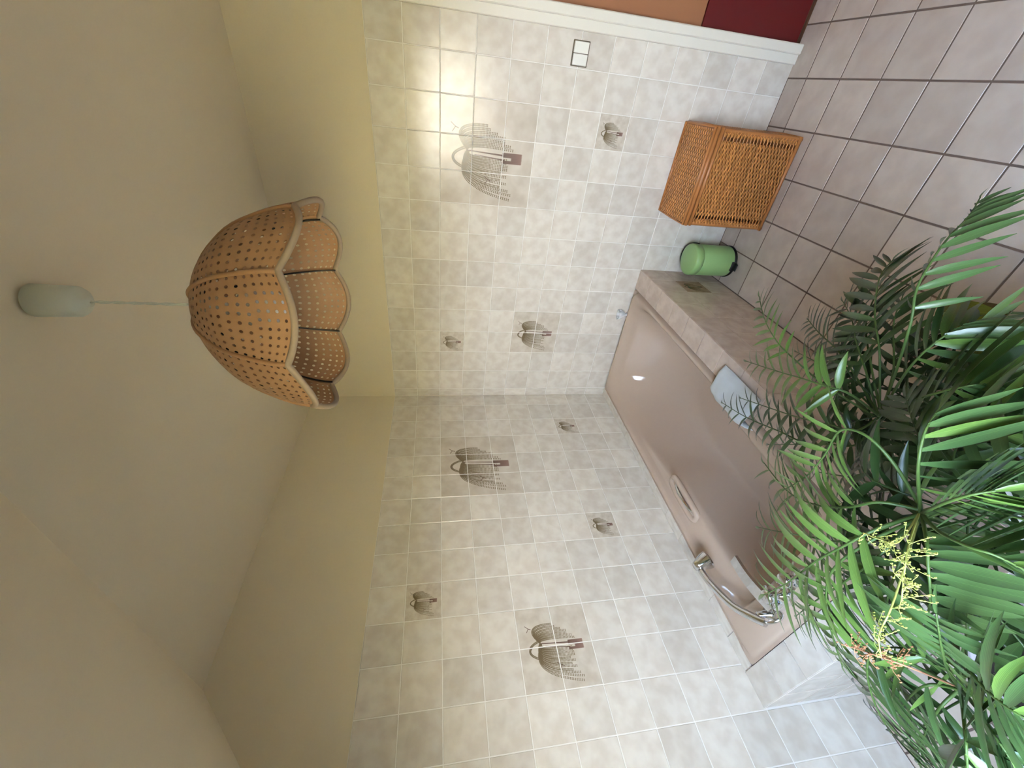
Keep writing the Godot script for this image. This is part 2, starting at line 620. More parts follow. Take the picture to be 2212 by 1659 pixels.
func build_door() -> void:
	# frame mouldings, then the leaf with its two panels
	var st := begin()
	cbox(st, V(1.983, 0, -0.004), V(2.022, 2.10, 0.012), 0.003)
	cbox(st, V(2.020, 0, -0.06), V(2.058, 2.10, 0.022), 0.004)
	cbox(st, V(2.912, 0, -0.06), V(2.985, 2.10, 0.018), 0.004)
	cbox(st, V(1.983, 2.03, -0.06), V(2.985, 2.10, 0.018), 0.004)
	structure("trim_1", done(st), M.white_paint)
	st = begin()
	box(st, V(2.06, 0.006, -0.075), V(2.91, 2.03, -0.035))
	var leaf := structure("door_1", done(st), M.door_wood)
	st = begin()
	cbox(st, V(2.062, 0.012, -0.036), V(2.908, 0.50, -0.022), 0.002)
	put("lower_panel", done(st), M.door_red, leaf)
	st = begin()
	cbox(st, V(2.062, 0.503, -0.036), V(2.908, 2.02, -0.026), 0.002)
	put("upper_panel", done(st), M.door_wood, leaf)
	st = begin()
	box(st, V(2.058, -0.008, -0.14), V(2.912, 0.004, -0.02))
	put("threshold", done(st), M.brown_wood, leaf)
	st = begin()
	lathe(st, [Vector2(0.0, 0), Vector2(0.02, 0), Vector2(0.02, 0.006), Vector2(0.0, 0.006)], 20)
	tube(st, [V(0, 0.006, 0), V(0, 0.05, 0), V(0.02, 0.055, 0), V(0.11, 0.055, 0)], 0.009, 0.008)
	put("handle", done(st), M.chrome, leaf, Transform3D(Basis(V(-1, 0, 0), V(0, 0, 1), V(0, 1, 0)), V(2.84, 1.05, -0.026)))

# ------------------------------------------------------------------ bath
func build_surround() -> void:
	var t := thing("bath_surround", "brown tiled surround built round the bathtub along the left wall", "bath surround")
	var st := begin()
	# masonry: front leaf, near end, wall ledges; the tub hangs between them
	box(st, V(0.855, 0.001, 0.001), V(TUB_FRONT - 0.005, DECK - 0.005, TUB_END - 0.005))
	box(st, V(0.001, 0.001, 1.79), V(0.855, DECK - 0.005, TUB_END - 0.005))
	box(st, V(0.001, 0.001, 0.001), V(0.05, DECK - 0.005, 1.79))
	put("masonry", done(st), M.deck_grout, t)
	var up := Basis(V(1, 0, 0), V(0, 0, -1), V(0, 1, 0))
	var front := Basis(V(0, 0, -1), V(0, 1, 0), V(1, 0, 0))
	var z := 0.0
	var k := 0
	while z < TUB_END - 0.02:
		var z1 := minf(z + TILE, TUB_END)
		# strip on top along the front edge
		lay_tile(t, V(0.902, DECK, (z + z1) / 2), up, 0.118, z1 - z - 0.003, M.deck_tile, random_uv())
		for r in 3:
			var y1 := DECK - 0.003 - r * TILE
			var y0 := maxf(y1 - TILE, 0.001)
			var dec := k == 1 and r == 1
			lay_tile(t, V(TUB_FRONT, (y0 + y1) / 2, (z + z1) / 2), front, z1 - z - 0.002, y1 - y0 - 0.002, M.deck_decor if dec else M.deck_tile, Rect2(0, 0, 1, 1) if dec else random_uv())
		# narrow pale strip against the wall
		if z < 1.7:
			var zb := minf(z1, 1.773)
			lay_tile(t, V(0.031, DECK, (z + zb) / 2), up, 0.058, zb - z - 0.002, M.tile[1], random_uv())
		z = z1
		k += 1
	# near end: strip on top and the face below it
	var x := 0.0
	while x < 0.84:
		var x1 := minf(x + TILE, 0.8415)
		lay_tile(t, V((x + x1) / 2, DECK, 1.835), up, x1 - x - 0.003, 0.116, M.tile[2], random_uv())
		x = x1
	x = 0.0
	while x < TUB_FRONT - 0.01:
		var x1 := minf(x + TILE, TUB_FRONT)
		for r in 3:
			var y1 := DECK - 0.003 - r * TILE
			lay_tile(t, V((x + x1) / 2, y1 - TILE / 2, TUB_END), Basis.IDENTITY, x1 - x - 0.003, TILE - 0.003, M.tile[rng.randi_range(0, 2)], random_uv())
		x = x1

func superellipse(cx: float, cz: float, a: float, b: float, n: float, t: float) -> Vector2:
	var c := cos(t)
	var s := sin(t)
	return Vector2(cx + a * signf(c) * pow(absf(c), 2.0 / n), cz + b * signf(s) * pow(absf(s), 2.0 / n))

func build_tub() -> void:
	var t := thing("bathtub", "mauve beige enamel bathtub set into a tiled surround", "bathtub", V(0, 0, 0))
	var N := 144
	var rows := []
	var ring := func(x0: float, x1: float, z0: float, z1: float, n: float, y: float, ledge := 0.0) -> void:
		var row := []
		for k in N:
			var p := superellipse((x0 + x1) / 2, (z0 + z1) / 2, (x1 - x0) / 2, (z1 - z0) / 2, n, TAU * k / N)
			if ledge > 0.0:
				var f := smoothstep(0.80, 0.93, p.y) * ledge
				var mid := (x0 + x1) / 2
				var half := (x1 - x0) / 2
				p.x = mid + (p.x - mid) * (1.0 - f / half)
			# no gutter along the near end
			row.append(V(p.x, 0.452 if p.y > 1.70 and y > 0.42 and y < 0.45 else y, p.y))
		rows.append(row)
	ring.call(0.0605, 0.8425, 0.002, 1.7765, 60.0, 0.449)
	ring.call(0.0615, 0.8415, 0.003, 1.7755, 56.0, 0.430)
	ring.call(0.071, 0.833, 0.009, 1.767, 36.0, 0.427)
	ring.call(0.076, 0.828, 0.013, 1.763, 34.0, 0.440)
	ring.call(0.081, 0.823, 0.018, 1.757, 30.0, 0.455)
	ring.call(0.087, 0.818, 0.024, 1.748, 26.0, 0.461)
	ring.call(0.096, 0.812, 0.031, 1.650, 10.0, 0.461)
	ring.call(0.105, 0.805, 0.038, 1.632, 8.0, 0.457)
	ring.call(0.111, 0.799, 0.045, 1.624, 6.5, 0.445)
	ring.call(0.114, 0.796, 0.055, 1.620, 5.6, 0.425)
	ring.call(0.116, 0.794, 0.065, 1.618, 5.2, 0.412, 0.004)
	ring.call(0.118, 0.792, 0.072, 1.616, 5.0, 0.405, 0.060)
	ring.call(0.119, 0.791, 0.077, 1.615, 4.9, 0.400, 0.071)
	ring.call(0.121, 0.789, 0.084, 1.614, 4.7, 0.390, 0.076)
	for k in 16:
		var f := (k + 1) / 16.0
		var e := sin(f * PI / 2)
		var g := 1.0 - cos(f * PI / 2)
		var y := lerpf(0.385, 0.055, e)
		var far := lerpf(0.090, 0.44, 0.5 * f + 0.5 * g)
		ring.call(lerpf(0.123, 0.235, g), lerpf(0.787, 0.675, g), far, lerpf(1.612, 1.44, g), lerpf(4.5, 2.6, sqrt(f)), y, lerpf(0.076, 0.0, f))
	for s in [0.7, 0.4, 0.1]:
		ring.call(0.455 - 0.22 * s, 0.455 + 0.22 * s, 0.94 - 0.49 * s, 0.94 + 0.49 * s, 3.0, 0.052)
	var st := begin()
	for r in rows: r.reverse()
	grid(st, rows, true)
	put("basin", done(st), M.tub, t)
	# grip on the armrest by the wall
	for s in [-1]:
		var gx: float = 0.455 + s * 0.292
		st = begin()
		var pts := []
		for k in 40:
			var a := TAU * k / 40.0
			var q := superellipse(gx, 1.06, 0.030, 0.125, 3.6, a)
			pts.append(V(q.x, 0.402 + 0.006 * absf(cos(a)), q.y))
		loop_tube(st, pts, 0.016, 10)
		var g := put("grip_surround", done(st), M.tub, t)
		st = begin()
		tube(st, spline([V(gx, 0.392, 0.965), V(gx, 0.412, 1.0), V(gx, 0.418, 1.06), V(gx, 0.412, 1.12), V(gx, 0.392, 1.155)], 14), 0.010, 0.010, 10)
		put("grip_bar", done(st), M.chrome, g)
	st = begin()
	lathe(st, [Vector2(0.0, 0.004), Vector2(0.02, 0.004), Vector2(0.026, 0.0)], 24)
	put("drain", done(st), M.chrome, t, Transform3D(Basis.IDENTITY, V(0.455, 0.053, 1.25)))

func build_mixer() -> void:
	var t := thing("bath_mixer", "chrome deck mixer with flat spout and two cross taps on bathtub rim", "bath mixer", V(0.44, 0.4665, 1.70))
	var st := begin()
	cbox(st, V(-0.028, 0, -0.026), V(0.18, 0.045, 0.026), 0.008)
	put("body", done(st), M.chrome, t)
	st = begin()
	var rows := []
	for k in 12:
		var f := k / 11.0
		var z := lerpf(0.02, -0.19, f)
		var y := 0.055 + 0.012 * sin(f * PI) - 0.012 * f
		var w := lerpf(0.026, 0.021, f)
		var sx := -0.055 * f
		rows.append([V(sx - w, y, z), V(sx - w, y + 0.012, z), V(sx + w, y + 0.012, z), V(sx + w, y, z)])
	grid(st, rows, true, -1)
	quad(st, rows[11][0], rows[11][3], rows[11][2], rows[11][1])
	quad(st, rows[0][0], rows[0][1], rows[0][2], rows[0][3])
	put("spout", done(st), M.chrome, t)
	for s in [0.045, 0.155]:
		st = begin()
		lathe(st, [Vector2(0.024, 0), Vector2(0.024, 0.008), Vector2(0.014, 0.014), Vector2(0.013, 0.032), Vector2(0.022, 0.036), Vector2(0.023, 0.056), Vector2(0.018, 0.062), Vector2(0.0, 0.063)], 24)
		var h := put("tap", done(st), M.chrome, t, Transform3D(Basis.IDENTITY, V(s, 0.043, 0.0)))
		st = begin()
		for a in 4:
			var dir := V(cos(a * PI / 2 + 0.4), 0, sin(a * PI / 2 + 0.4))
			tube(st, [dir * 0.01 + V(0, 0.047, 0), dir * 0.034 + V(0, 0.047, 0)], 0.006, 0.007)
		put("cross_handle", done(st), M.chrome, h)

func build_hand_shower() -> void:
	var t := thing("hand_shower", "chrome hand shower lying in its cradle beside the mixer", "hand shower", V(0.335, 0.4665, 1.70))
	var st := begin()
	lathe(st, [Vector2(0.026, 0), Vector2(0.026, 0.006), Vector2(0.015, 0.012), Vector2(0.012, 0.05), Vector2(0.0, 0.052)], 24)
	put("cradle", done(st), M.chrome, t)
	st = begin()
	var path := spline([V(0.012, 0.045, 0.03), V(-0.02, 0.058, -0.005), V(-0.075, 0.07, -0.07), V(-0.13, 0.068, -0.17), V(-0.163, 0.06, -0.245), V(-0.168, 0.056, -0.275)], 24)
	tube(st, path, 0.0155, 0.0145, 12)
	put("handle", done(st), M.chrome, t)
	st = begin()
	lathe(st, [Vector2(0.0, 0.014), Vector2(0.016, 0.014), Vector2(0.021, 0.0), Vector2(0.034, -0.040), Vector2(0.035, -0.047), Vector2(0.030, -0.049), Vector2(0.0, -0.046)], 28)
	put("head", done(st), M.chrome, t, Transform3D(Basis(V(0, 0, 1), 0.3).rotated(V(1, 0, 0), 0.25), V(-0.164, 0.064, -0.282)).scaled_local(V(1.1, 1.15, 1.1)))
	st = begin()
	var hose := []
	for k in 40:
		var f := k / 39.0
		hose.append(V(0.012 + 0.05 * sin(f * 3.0), 0.045 - 0.039 * smoothstep(0.0, 0.5, f), 0.03 - 0.01 * f + 0.012 * sin(f * 6.0)))
	tube(st, hose, 0.006, 0.006, 8)
	put("hose", done(st), M.chrome, t)

func build_towel() -> void:
	var t := thing("towel", "folded pale grey towel hung over the rim of the bathtub", "towel", V(0.86, DECK, 1.08))
	var path := [Vector2(0.068, 0.014), Vector2(0.03, 0.024), Vector2(0.0, 0.028), Vector2(-0.02, 0.031), Vector2(-0.045, 0.034), Vector2(-0.062, 0.026), Vector2(-0.078, -0.005), Vector2(-0.088, -0.05), Vector2(-0.092, -0.10), Vector2(-0.094, -0.15)]
	var n := noise(8, 9.0, 2)
	var rows := []
	var nz := 26
	for layer in [0]:
		for j in nz:
			var f := float(j) / (nz - 1)
			var z := lerpf(-0.118, 0.118, f)
			var row := []
			var th := 0.011 * sqrt(maxf(0.02, 1.0 - pow(absf(2.0 * f - 1.0), 8.0)))
			var top := []
			var low := []
			for i in path.size():
				var p: Vector2 = path[i]
				var q: Vector2 = path[mini(i + 1, path.size() - 1)] - path[maxi(i - 1, 0)]
				var nn := Vector2(q.y, -q.x).normalized()
				var w := n.get_noise_2d(i * 0.12, z) * 0.006
				var endf := 0.35 if i == 0 or i == path.size() - 1 else 1.0
				var zz := z * (1.0 + 0.03 * sin(i * 0.9)) + (0.01 if i > 6 else 0.0) * sin(i * 2.0)
				top.append(V(p.x + nn.x * (th * endf + w), p.y + nn.y * (th * endf + w), zz))
				low.append(V(p.x - nn.x * (th * endf - 0.0), p.y - nn.y * th * endf, zz))
			low.reverse()
			row = top + low
			rows.append(row)
	var st := begin()
	grid(st, rows, true)
	for e in [0, nz - 1]:
		var r: Array = rows[e]
		var h := path.size()
		for i in h - 1:
			if e == 0: quad(st, r[i], r[i + 1], r[2 * h - 2 - i], r[2 * h - 1 - i])
			else: quad(st, r[2 * h - 1 - i], r[2 * h - 2 - i], r[i + 1], r[i])
	put("cloth", done(st), M.towel, t)

func build_glass_dish() -> void:
	var st := begin()
	var rows := []
	for p in [Vector2(0.010, 0.0), Vector2(0.016, 0.004), Vector2(0.010, 0.012), Vector2(0.022, 0.026), Vector2(0.031, 0.044), Vector2(0.034, 0.060), Vector2(0.030, 0.060), Vector2(0.026, 0.044), Vector2(0.016, 0.030), Vector2(0.002, 0.024)]:
		var row := []
		for k in 48:
			var a := TAU * k / 48.0
			var f := 1.0 + 0.10 * cos(a * 8.0) * clampf(p.y / 0.06, 0.0, 1.0)
			row.append(V(p.x * f * cos(a), p.y, p.x * f * 0.62 * sin(a)))
		rows.append(row)
	grid(st, rows, true)
	for k in range(1, 47): tri(st, rows[0][0], rows[0][k], rows[0][k + 1])
	var o := put("glass_dish", done(st), M.glass, null, Transform3D(Basis.IDENTITY, V(0.672, 0.464, 0.026)))
	tag(o, "small fluted clear glass dish on bathtub rim against the tiles", "glass dish")

# ------------------------------------------------------------------ lamp
const SEAM0 := 0.0

func lamp_point(k: int, a: float, v: float) -> Vector3:
	# v runs from the crown to the rim; a from seam to seam
	var prof := [Vector2(0.024, 0.210), Vector2(0.062, 0.200), Vector2(0.104, 0.176), Vector2(0.143, 0.140), Vector2(0.174, 0.101), Vector2(0.198, 0.050), Vector2(0.212, 0.010), Vector2(0.216, -0.018)]
	var f := v * (prof.size() - 1)
	var j := mini(int(f), prof.size() - 2)
	var q: Vector2 = prof[j].cubic_interpolate(prof[j + 1], prof[maxi(j - 1, 0)], prof[mini(j + 2, prof.size() - 1)], f - j)
	var lobe := sin(PI * a)
	var r := q.x * (1.0 + 0.035 * lobe * smoothstep(0.0, 0.5, v))
	var y := q.y - 0.026 * lobe * smoothstep(0.55, 1.0, v)
	var ang := lamp_turn + (k + a) * TAU / 8.0
	return V(r * cos(ang), y, r * sin(ang))

var lamp_turn := 0.0

func build_lamp() -> void:
	# seams 16 degrees off the line of sight, as they hang
	lamp_turn = atan2(-0.7828, -0.5956) + deg_to_rad(38.5)
	var t := thing("pendant_lamp", "woven cane pendant lamp with scalloped rim hanging from the ceiling", "pendant lamp", V(1.326, TILE_TOP, 1.331))
	var NV := 21
	for k in 8:
		var st := begin()
		st.set_smooth_group(1)
		for j in NV:
			var v0 := float(j) / NV
			var v1 := float(j + 1) / NV
			var width := lamp_point(k, 0.5, (v0 + v1) / 2) * V(1, 0, 1)
			var nc := maxi(1, roundi(width.length() * TAU / 8.0 / 0.0158))
			for i in nc:
				var a0 := float(i) / nc
				var a1 := float(i + 1) / nc
				var ce := [Vector2(a0, v0), Vector2((a0 + a1) / 2, v0), Vector2(a1, v0), Vector2(a1, (v0 + v1) / 2), Vector2(a1, v1), Vector2((a0 + a1) / 2, v1), Vector2(a0, v1), Vector2(a0, (v0 + v1) / 2)]
				var holed := j > 1 and (nc < 3 or (i > 0 and i < nc - 1) or j > 6) and j < NV - 1
				var mid := Vector2((a0 + a1) / 2, (v0 + v1) / 2)
				for q in 8:
					var n := (q + 1) % 8
					if holed:
						var h0 := mid + Vector2(cos(-3 * PI / 4 + q * PI / 4) * (a1 - a0), sin(-3 * PI / 4 + q * PI / 4) * (v1 - v0)) * 0.20
						var h1 := mid + Vector2(cos(-3 * PI / 4 + n * PI / 4) * (a1 - a0), sin(-3 * PI / 4 + n * PI / 4) * (v1 - v0)) * 0.20
						quad(st, lamp_point(k, ce[q].x, ce[q].y), lamp_point(k, ce[n].x, ce[n].y), lamp_point(k, h1.x, h1.y), lamp_point(k, h0.x, h0.y))
					else:
						tri(st, lamp_point(k, ce[q].x, ce[q].y), lamp_point(k, ce[n].x, ce[n].y), lamp_point(k, mid.x, mid.y))
		put("cane_panel", done(st), M.cane, t)
		st = begin()
		var seam := []
		var wire := []
		for j in 20:
			var p := lamp_point(k, 0.0, j / 19.0)
			seam.append(p + (p - V(0, 0.03, 0)).normalized() * 0.001)
			wire.append(p * V(0.972, 1, 0.972) - V(0, 0.004, 0))
		tube(st, seam, 0.0035, 0.0048, 8)
		put("seam_braid", done(st), M.braid if k % 2 == 5 else M.cane, t)
		put("frame_wire", tube_mesh(wire, 0.0022, 0.0022, 6), M.black, t)
	var st := begin()
	var rim := []
	for k in 8:
		for i in 14: rim.append(lamp_point(k, i / 14.0, 1.0) * V(1.004, 1, 1.004))
	loop_tube(st, rim, 0.0062, 8)
	put("rim_braid", done(st), M.braid, t)
	put("crown_cap", lathe_mesh([Vector2(0.0, 0.221), Vector2(0.016, 0.220), Vector2(0.027, 0.213), Vector2(0.030, 0.205), Vector2(0.0, 0.204)], 24), M.cane, t)
	put("bulb_holder", lathe_mesh([Vector2(0.0, 0.206), Vector2(0.019, 0.206), Vector2(0.021, 0.15), Vector2(0.0, 0.148)], 20), M.white_plastic, t)
	var prof := []
	for k in 15:
		var a := PI * k / 14.0
		prof.append(Vector2(maxf(0.046 * sin(a), 0.0005), 0.092 + 0.05 * cos(a)))
	put("bulb", lathe_mesh(prof, 28), M.opal, t)
	# twisted flex
	st = begin()
	for s in 2:
		var pts := []
		for k in 40:
			var f := k / 39.0
			pts.append(V(0.0015 * cos(f * 22.0 + s * PI), lerpf(0.218, 0.424, f), 0.0015 * sin(f * 22.0 + s * PI)))
		tube(st, pts, 0.0019, 0.0019, 6)
	put("flex", done(st), M.ceiling_rose, t)
	put("ceiling_rose", lathe_mesh([Vector2(0.0, 0.412), Vector2(0.010, 0.412), Vector2(0.012, 0.420), Vector2(0.026, 0.424), Vector2(0.031, 0.432), Vector2(0.033, 0.508), Vector2(0.0, 0.508)], 28), M.ceiling_rose, t)
	put("ceiling_hook", tube_mesh([V(0, 0.505, 0), V(0, 0.516, 0)], 0.012, 0.012, 10), M.black, t)

# ------------------------------------------------------------------ basket, bin, switch
func weave(st: SurfaceTool, o: Vector3, u: Vector3, v: Vector3, n: Vector3, w: float, h: float, rows_: int, stakes: int, base: Color) -> void:
	var pitch := h / rows_
	var gap := w / stakes
	var pts := stakes * 4
	st.set_smooth_group(1)
	for i in rows_:
		var c := base * rng.randf_range(0.78, 1.16)
		var prev := []
		for k in pts + 1:
			var s := float(k) / pts * w
			var off := 0.0042 * cos(PI * s / gap + (i % 2) * PI) + rng.randf_range(-0.0004, 0.0004)
			var jit := rng.randf_range(-0.0006, 0.0006)
			var row := []
			for e in 5:
				var a := PI * e / 4.0
				row.append(o + u * s + v * ((i + 0.5) * pitch + jit - cos(a) * pitch * 0.46) + n * (off + sin(a) * 0.0036))
			if k > 0:
				var cc := c * rng.randf_range(0.9, 1.1)
				st.set_color(Color(cc.r, cc.g, cc.b))
				for e in 4: quad(st, prev[e], prev[e + 1], row[e + 1], row[e])
			prev = row

func build_hamper() -> void:
	var t := thing("laundry_hamper", "honey brown wicker laundry hamper with lid against the white tiles", "hamper", V(1.51, 0, 0.137))
	var hx := 0.205
	var hz := 0.133
	var h := 0.415
	var lin := Color(0.56, 0.235, 0.062)
	var st := begin()
	box(st, V(-hx + 0.008, 0.004, -hz + 0.008), V(hx - 0.008, 0.012, hz - 0.008))
	put("bottom", done(st), M.rattan, t)
	st = begin()
	weave(st, V(hx - 0.006, 0.02, -hz + 0.004), V(-1, 0, 0), V(0, 1, 0), V(0, 0, -1), 2 * hx - 0.012, h - 0.03, 56, 17, lin)
	put("back_weave", done(st), M.wicker, t)
	st = begin()
	box(st, V(-hx + 0.012, 0.012, -hz + 0.012), V(hx - 0.012, h, -hz + 0.016))
	box(st, V(-hx + 0.012, 0.012, -hz + 0.016), V(-hx + 0.016, h, hz - 0.03))
	box(st, V(hx - 0.016, 0.012, -hz + 0.016), V(hx - 0.012, h, hz - 0.03))
	put("inner_board", done(st), M.rattan, t)
	st = begin()
	weave(st, V(-hx + 0.045, 0.02, hz - 0.004), V(1, 0, 0), V(0, 1, 0), V(0, 0, 1), 2 * hx - 0.09, h - 0.03, 46, 15, lin)
	# the tight columns beyond the ladder of gaps at both sides
	weave(st, V(-hx + 0.006, 0.02, hz - 0.004), V(1, 0, 0), V(0, 1, 0), V(0, 0, 1), 0.024, h - 0.03, 46, 1, lin)
	weave(st, V(hx - 0.030, 0.02, hz - 0.004), V(1, 0, 0), V(0, 1, 0), V(0, 0, 1), 0.024, h - 0.03, 46, 1, lin)
	for i in 22:
		var y := 0.03 + i * 0.0173
		var c := lin * rng.randf_range(0.8, 1.1)
		st.set_color(Color(c.r, c.g, c.b))
		for s in [-1, 1]: tube(st, [V(s * (hx - 0.048), y, hz - 0.003), V(s * (hx - 0.026), y, hz - 0.003)], 0.003, 0.003, 5)
	put("front_weave", done(st), M.wicker, t)
	for s in [-1, 1]:
		st = begin()
		weave(st, V(s * (hx - 0.004), 0.02, s * (hz - 0.01)), V(0, 0, -s), V(0, 1, 0), V(s, 0, 0), 2 * hz - 0.02, h - 0.03, 56, 10, lin)
		put("side_weave", done(st), M.wicker, t)
	for s in [[-1, 1], [1, 1], [1, -1], [-1, -1]]:
		put("corner_post", tube_mesh([V(s[0] * (hx - 0.006), 0.0, s[1] * (hz - 0.006)), V(s[0] * (hx - 0.006), h, s[1] * (hz - 0.006))], 0.009, 0.009, 10), M.rattan, t)
	for y in [0.012, h - 0.004]:
		st = begin()
		loop_tube(st, [V(-hx, y, hz), V(0, y, hz + 0.001), V(hx, y, hz), V(hx, y, 0), V(hx, y, -hz), V(0, y, -hz), V(-hx, y, -hz), V(-hx, y, 0)], 0.009, 8)
		put("hoop", done(st), M.rattan, t)
	# lid
	st = begin()
	box(st, V(-hx + 0.004, h + 0.006, -hz + 0.004), V(hx - 0.004, h + 0.032, hz - 0.004))
	var lid := put("lid", done(st), M.rattan, t)
	st = begin()
	weave(st, V(-hx + 0.006, h + 0.033, hz - 0.012), V(1, 0, 0), V(0, 0, -1), V(0, 1, 0), 2 * hx - 0.012, 2 * hz - 0.024, 26, 22, lin)
	put("lid_weave", done(st), M.wicker, lid)
	st = begin()
	loop_tube(st, [V(-hx, h + 0.018, hz), V(0, h + 0.018, hz + 0.001), V(hx, h + 0.018, hz), V(hx, h + 0.018, 0), V(hx, h + 0.018, -hz), V(0, h + 0.018, -hz), V(-hx, h + 0.018, -hz), V(-hx, h + 0.018, 0)], 0.011, 8)
	put("lid_edge", done(st), M.rattan, lid)
	st = begin()
	loop_tube(st, [V(-hx, h + 0.034, hz), V(0, h + 0.034, hz + 0.001), V(hx, h + 0.034, hz), V(hx, h + 0.034, 0), V(hx, h + 0.034, -hz), V(0, h + 0.034, -hz), V(-hx, h + 0.034, -hz), V(-hx, h + 0.034, 0)], 0.007, 8)
	put("lid_border", done(st), M.rattan, lid)

func build_bin() -> void:
	var t := thing("pedal_bin", "small light green pedal bin between the wicker hamper and bathtub", "pedal bin", V(1.083, 0, 0.125))
	var r := 0.084
	put("base_ring", lathe_mesh([Vector2(0.0, 0.0), Vector2(r + 0.001, 0.0), Vector2(r + 0.003, 0.004), Vector2(r + 0.003, 0.012), Vector2(r - 0.002, 0.015), Vector2(0.0, 0.015)], 48), M.black, t)
	put("body", lathe_mesh([Vector2(0.0, 0.015), Vector2(r - 0.001, 0.015), Vector2(r, 0.018), Vector2(r, 0.200), Vector2(r - 0.003, 0.203), Vector2(0.0, 0.203)], 48), M.green_metal, t)
	put("lid", lathe_mesh([Vector2(r - 0.002, 0.205), Vector2(r + 0.002, 0.206), Vector2(r + 0.002, 0.238), Vector2(r - 0.001, 0.245), Vector2(r - 0.008, 0.249), Vector2(r * 0.5, 0.253), Vector2(0.001, 0.254)], 48), M.green_metal, t)
	var st := begin()
	cbox(st, V(-0.026, 0.006, r - 0.006), V(0.026, 0.030, r + 0.006), 0.003)
	put("pedal_slot", done(st), M.black, t)
	st = begin()
	cbox(st, V(-0.020, 0.008, r + 0.002), V(0.020, 0.015, r + 0.026), 0.003)
	put("pedal", done(st), M.black, t)
	st = begin()
	var pts := []
	for k in 24:
		var a := PI * (k / 23.0)
		pts.append(V((r + 0.005) * cos(a), 0.215 + 0.030 * sin(a), -(r + 0.006) * sin(a) * 0.98))
	tube(st, pts, 0.0028, 0.0028, 8)
	put("carry_wire", done(st), M.black, t)

func build_switch() -> void:
	var t := thing("light_switch", "double white rocker light switch with brown frame on tiled wall", "light switch", V(1.908, 1.0385, 0))
	var st := begin()
	cbox(st, V(-0.045, -0.037, 0.0), V(0.045, 0.037, 0.008), 0.002)
	put("frame", done(st), mat(Color(0.42, 0.38, 0.31), 0.4), t)
	for s in [-1, 1]:
		st = begin()
		cbox(st, V(-0.0198, -0.0325, 0.006), V(0.0198, 0.0325, 0.012), 0.002)
		put("rocker", done(st), M.white_plastic, t, Transform3D(Basis(V(0, 1, 0), s * 0.02), V(s * 0.0208, 0, 0)))

# ------------------------------------------------------------------ plants
func leaf_mesh(base: Vector3, dir: Vector3, up: Vector3, l: float, w: float, droop: float, curl := 0.0) -> ArrayMesh:
	var st := begin()
	add_leaf(st, base, dir, up, l, w, droop, curl)
	return done(st)

func add_leaf(st: SurfaceTool, base: Vector3, dir: Vector3, up: Vector3, l: float, w: float, droop: float, curl := 0.0) -> void:
	st.set_smooth_group(1)
	var n := 6
	var rows := []
	var side := dir.cross(up).normalized()
	var nrm := side.cross(dir).normalized()
	for i in n + 1:
		var s := float(i) / n
		var c := base + dir * (l * s * (1.0 - 0.25 * droop * s)) - Vector3.UP * (droop * l * s * s) + side * (curl * l * s * s)
		var ww := w * pow(sin(PI * pow(clampf(s * 0.97 + 0.03, 0, 1), 0.72)), 0.8) * 0.5
		if i == n: ww = 0.0004
		rows.append([c - side * ww + nrm * ww * 0.35, c, c + side * ww + nrm * ww * 0.35])
	for i in n:
		for e in 2:
			var q := [rows[i][e], rows[i + 1][e], rows[i + 1][e + 1], rows[i][e + 1]]
			var uv := [Vector2(e * 0.5, float(i) / n), Vector2(e * 0.5, float(i + 1) / n), Vector2(e * 0.5 + 0.5, float(i + 1) / n), Vector2(e * 0.5 + 0.5, float(i) / n)]
			for k in [0, 1, 2, 0, 2, 3]:
				st.set_uv(uv[k]); st.add_vertex(q[k])

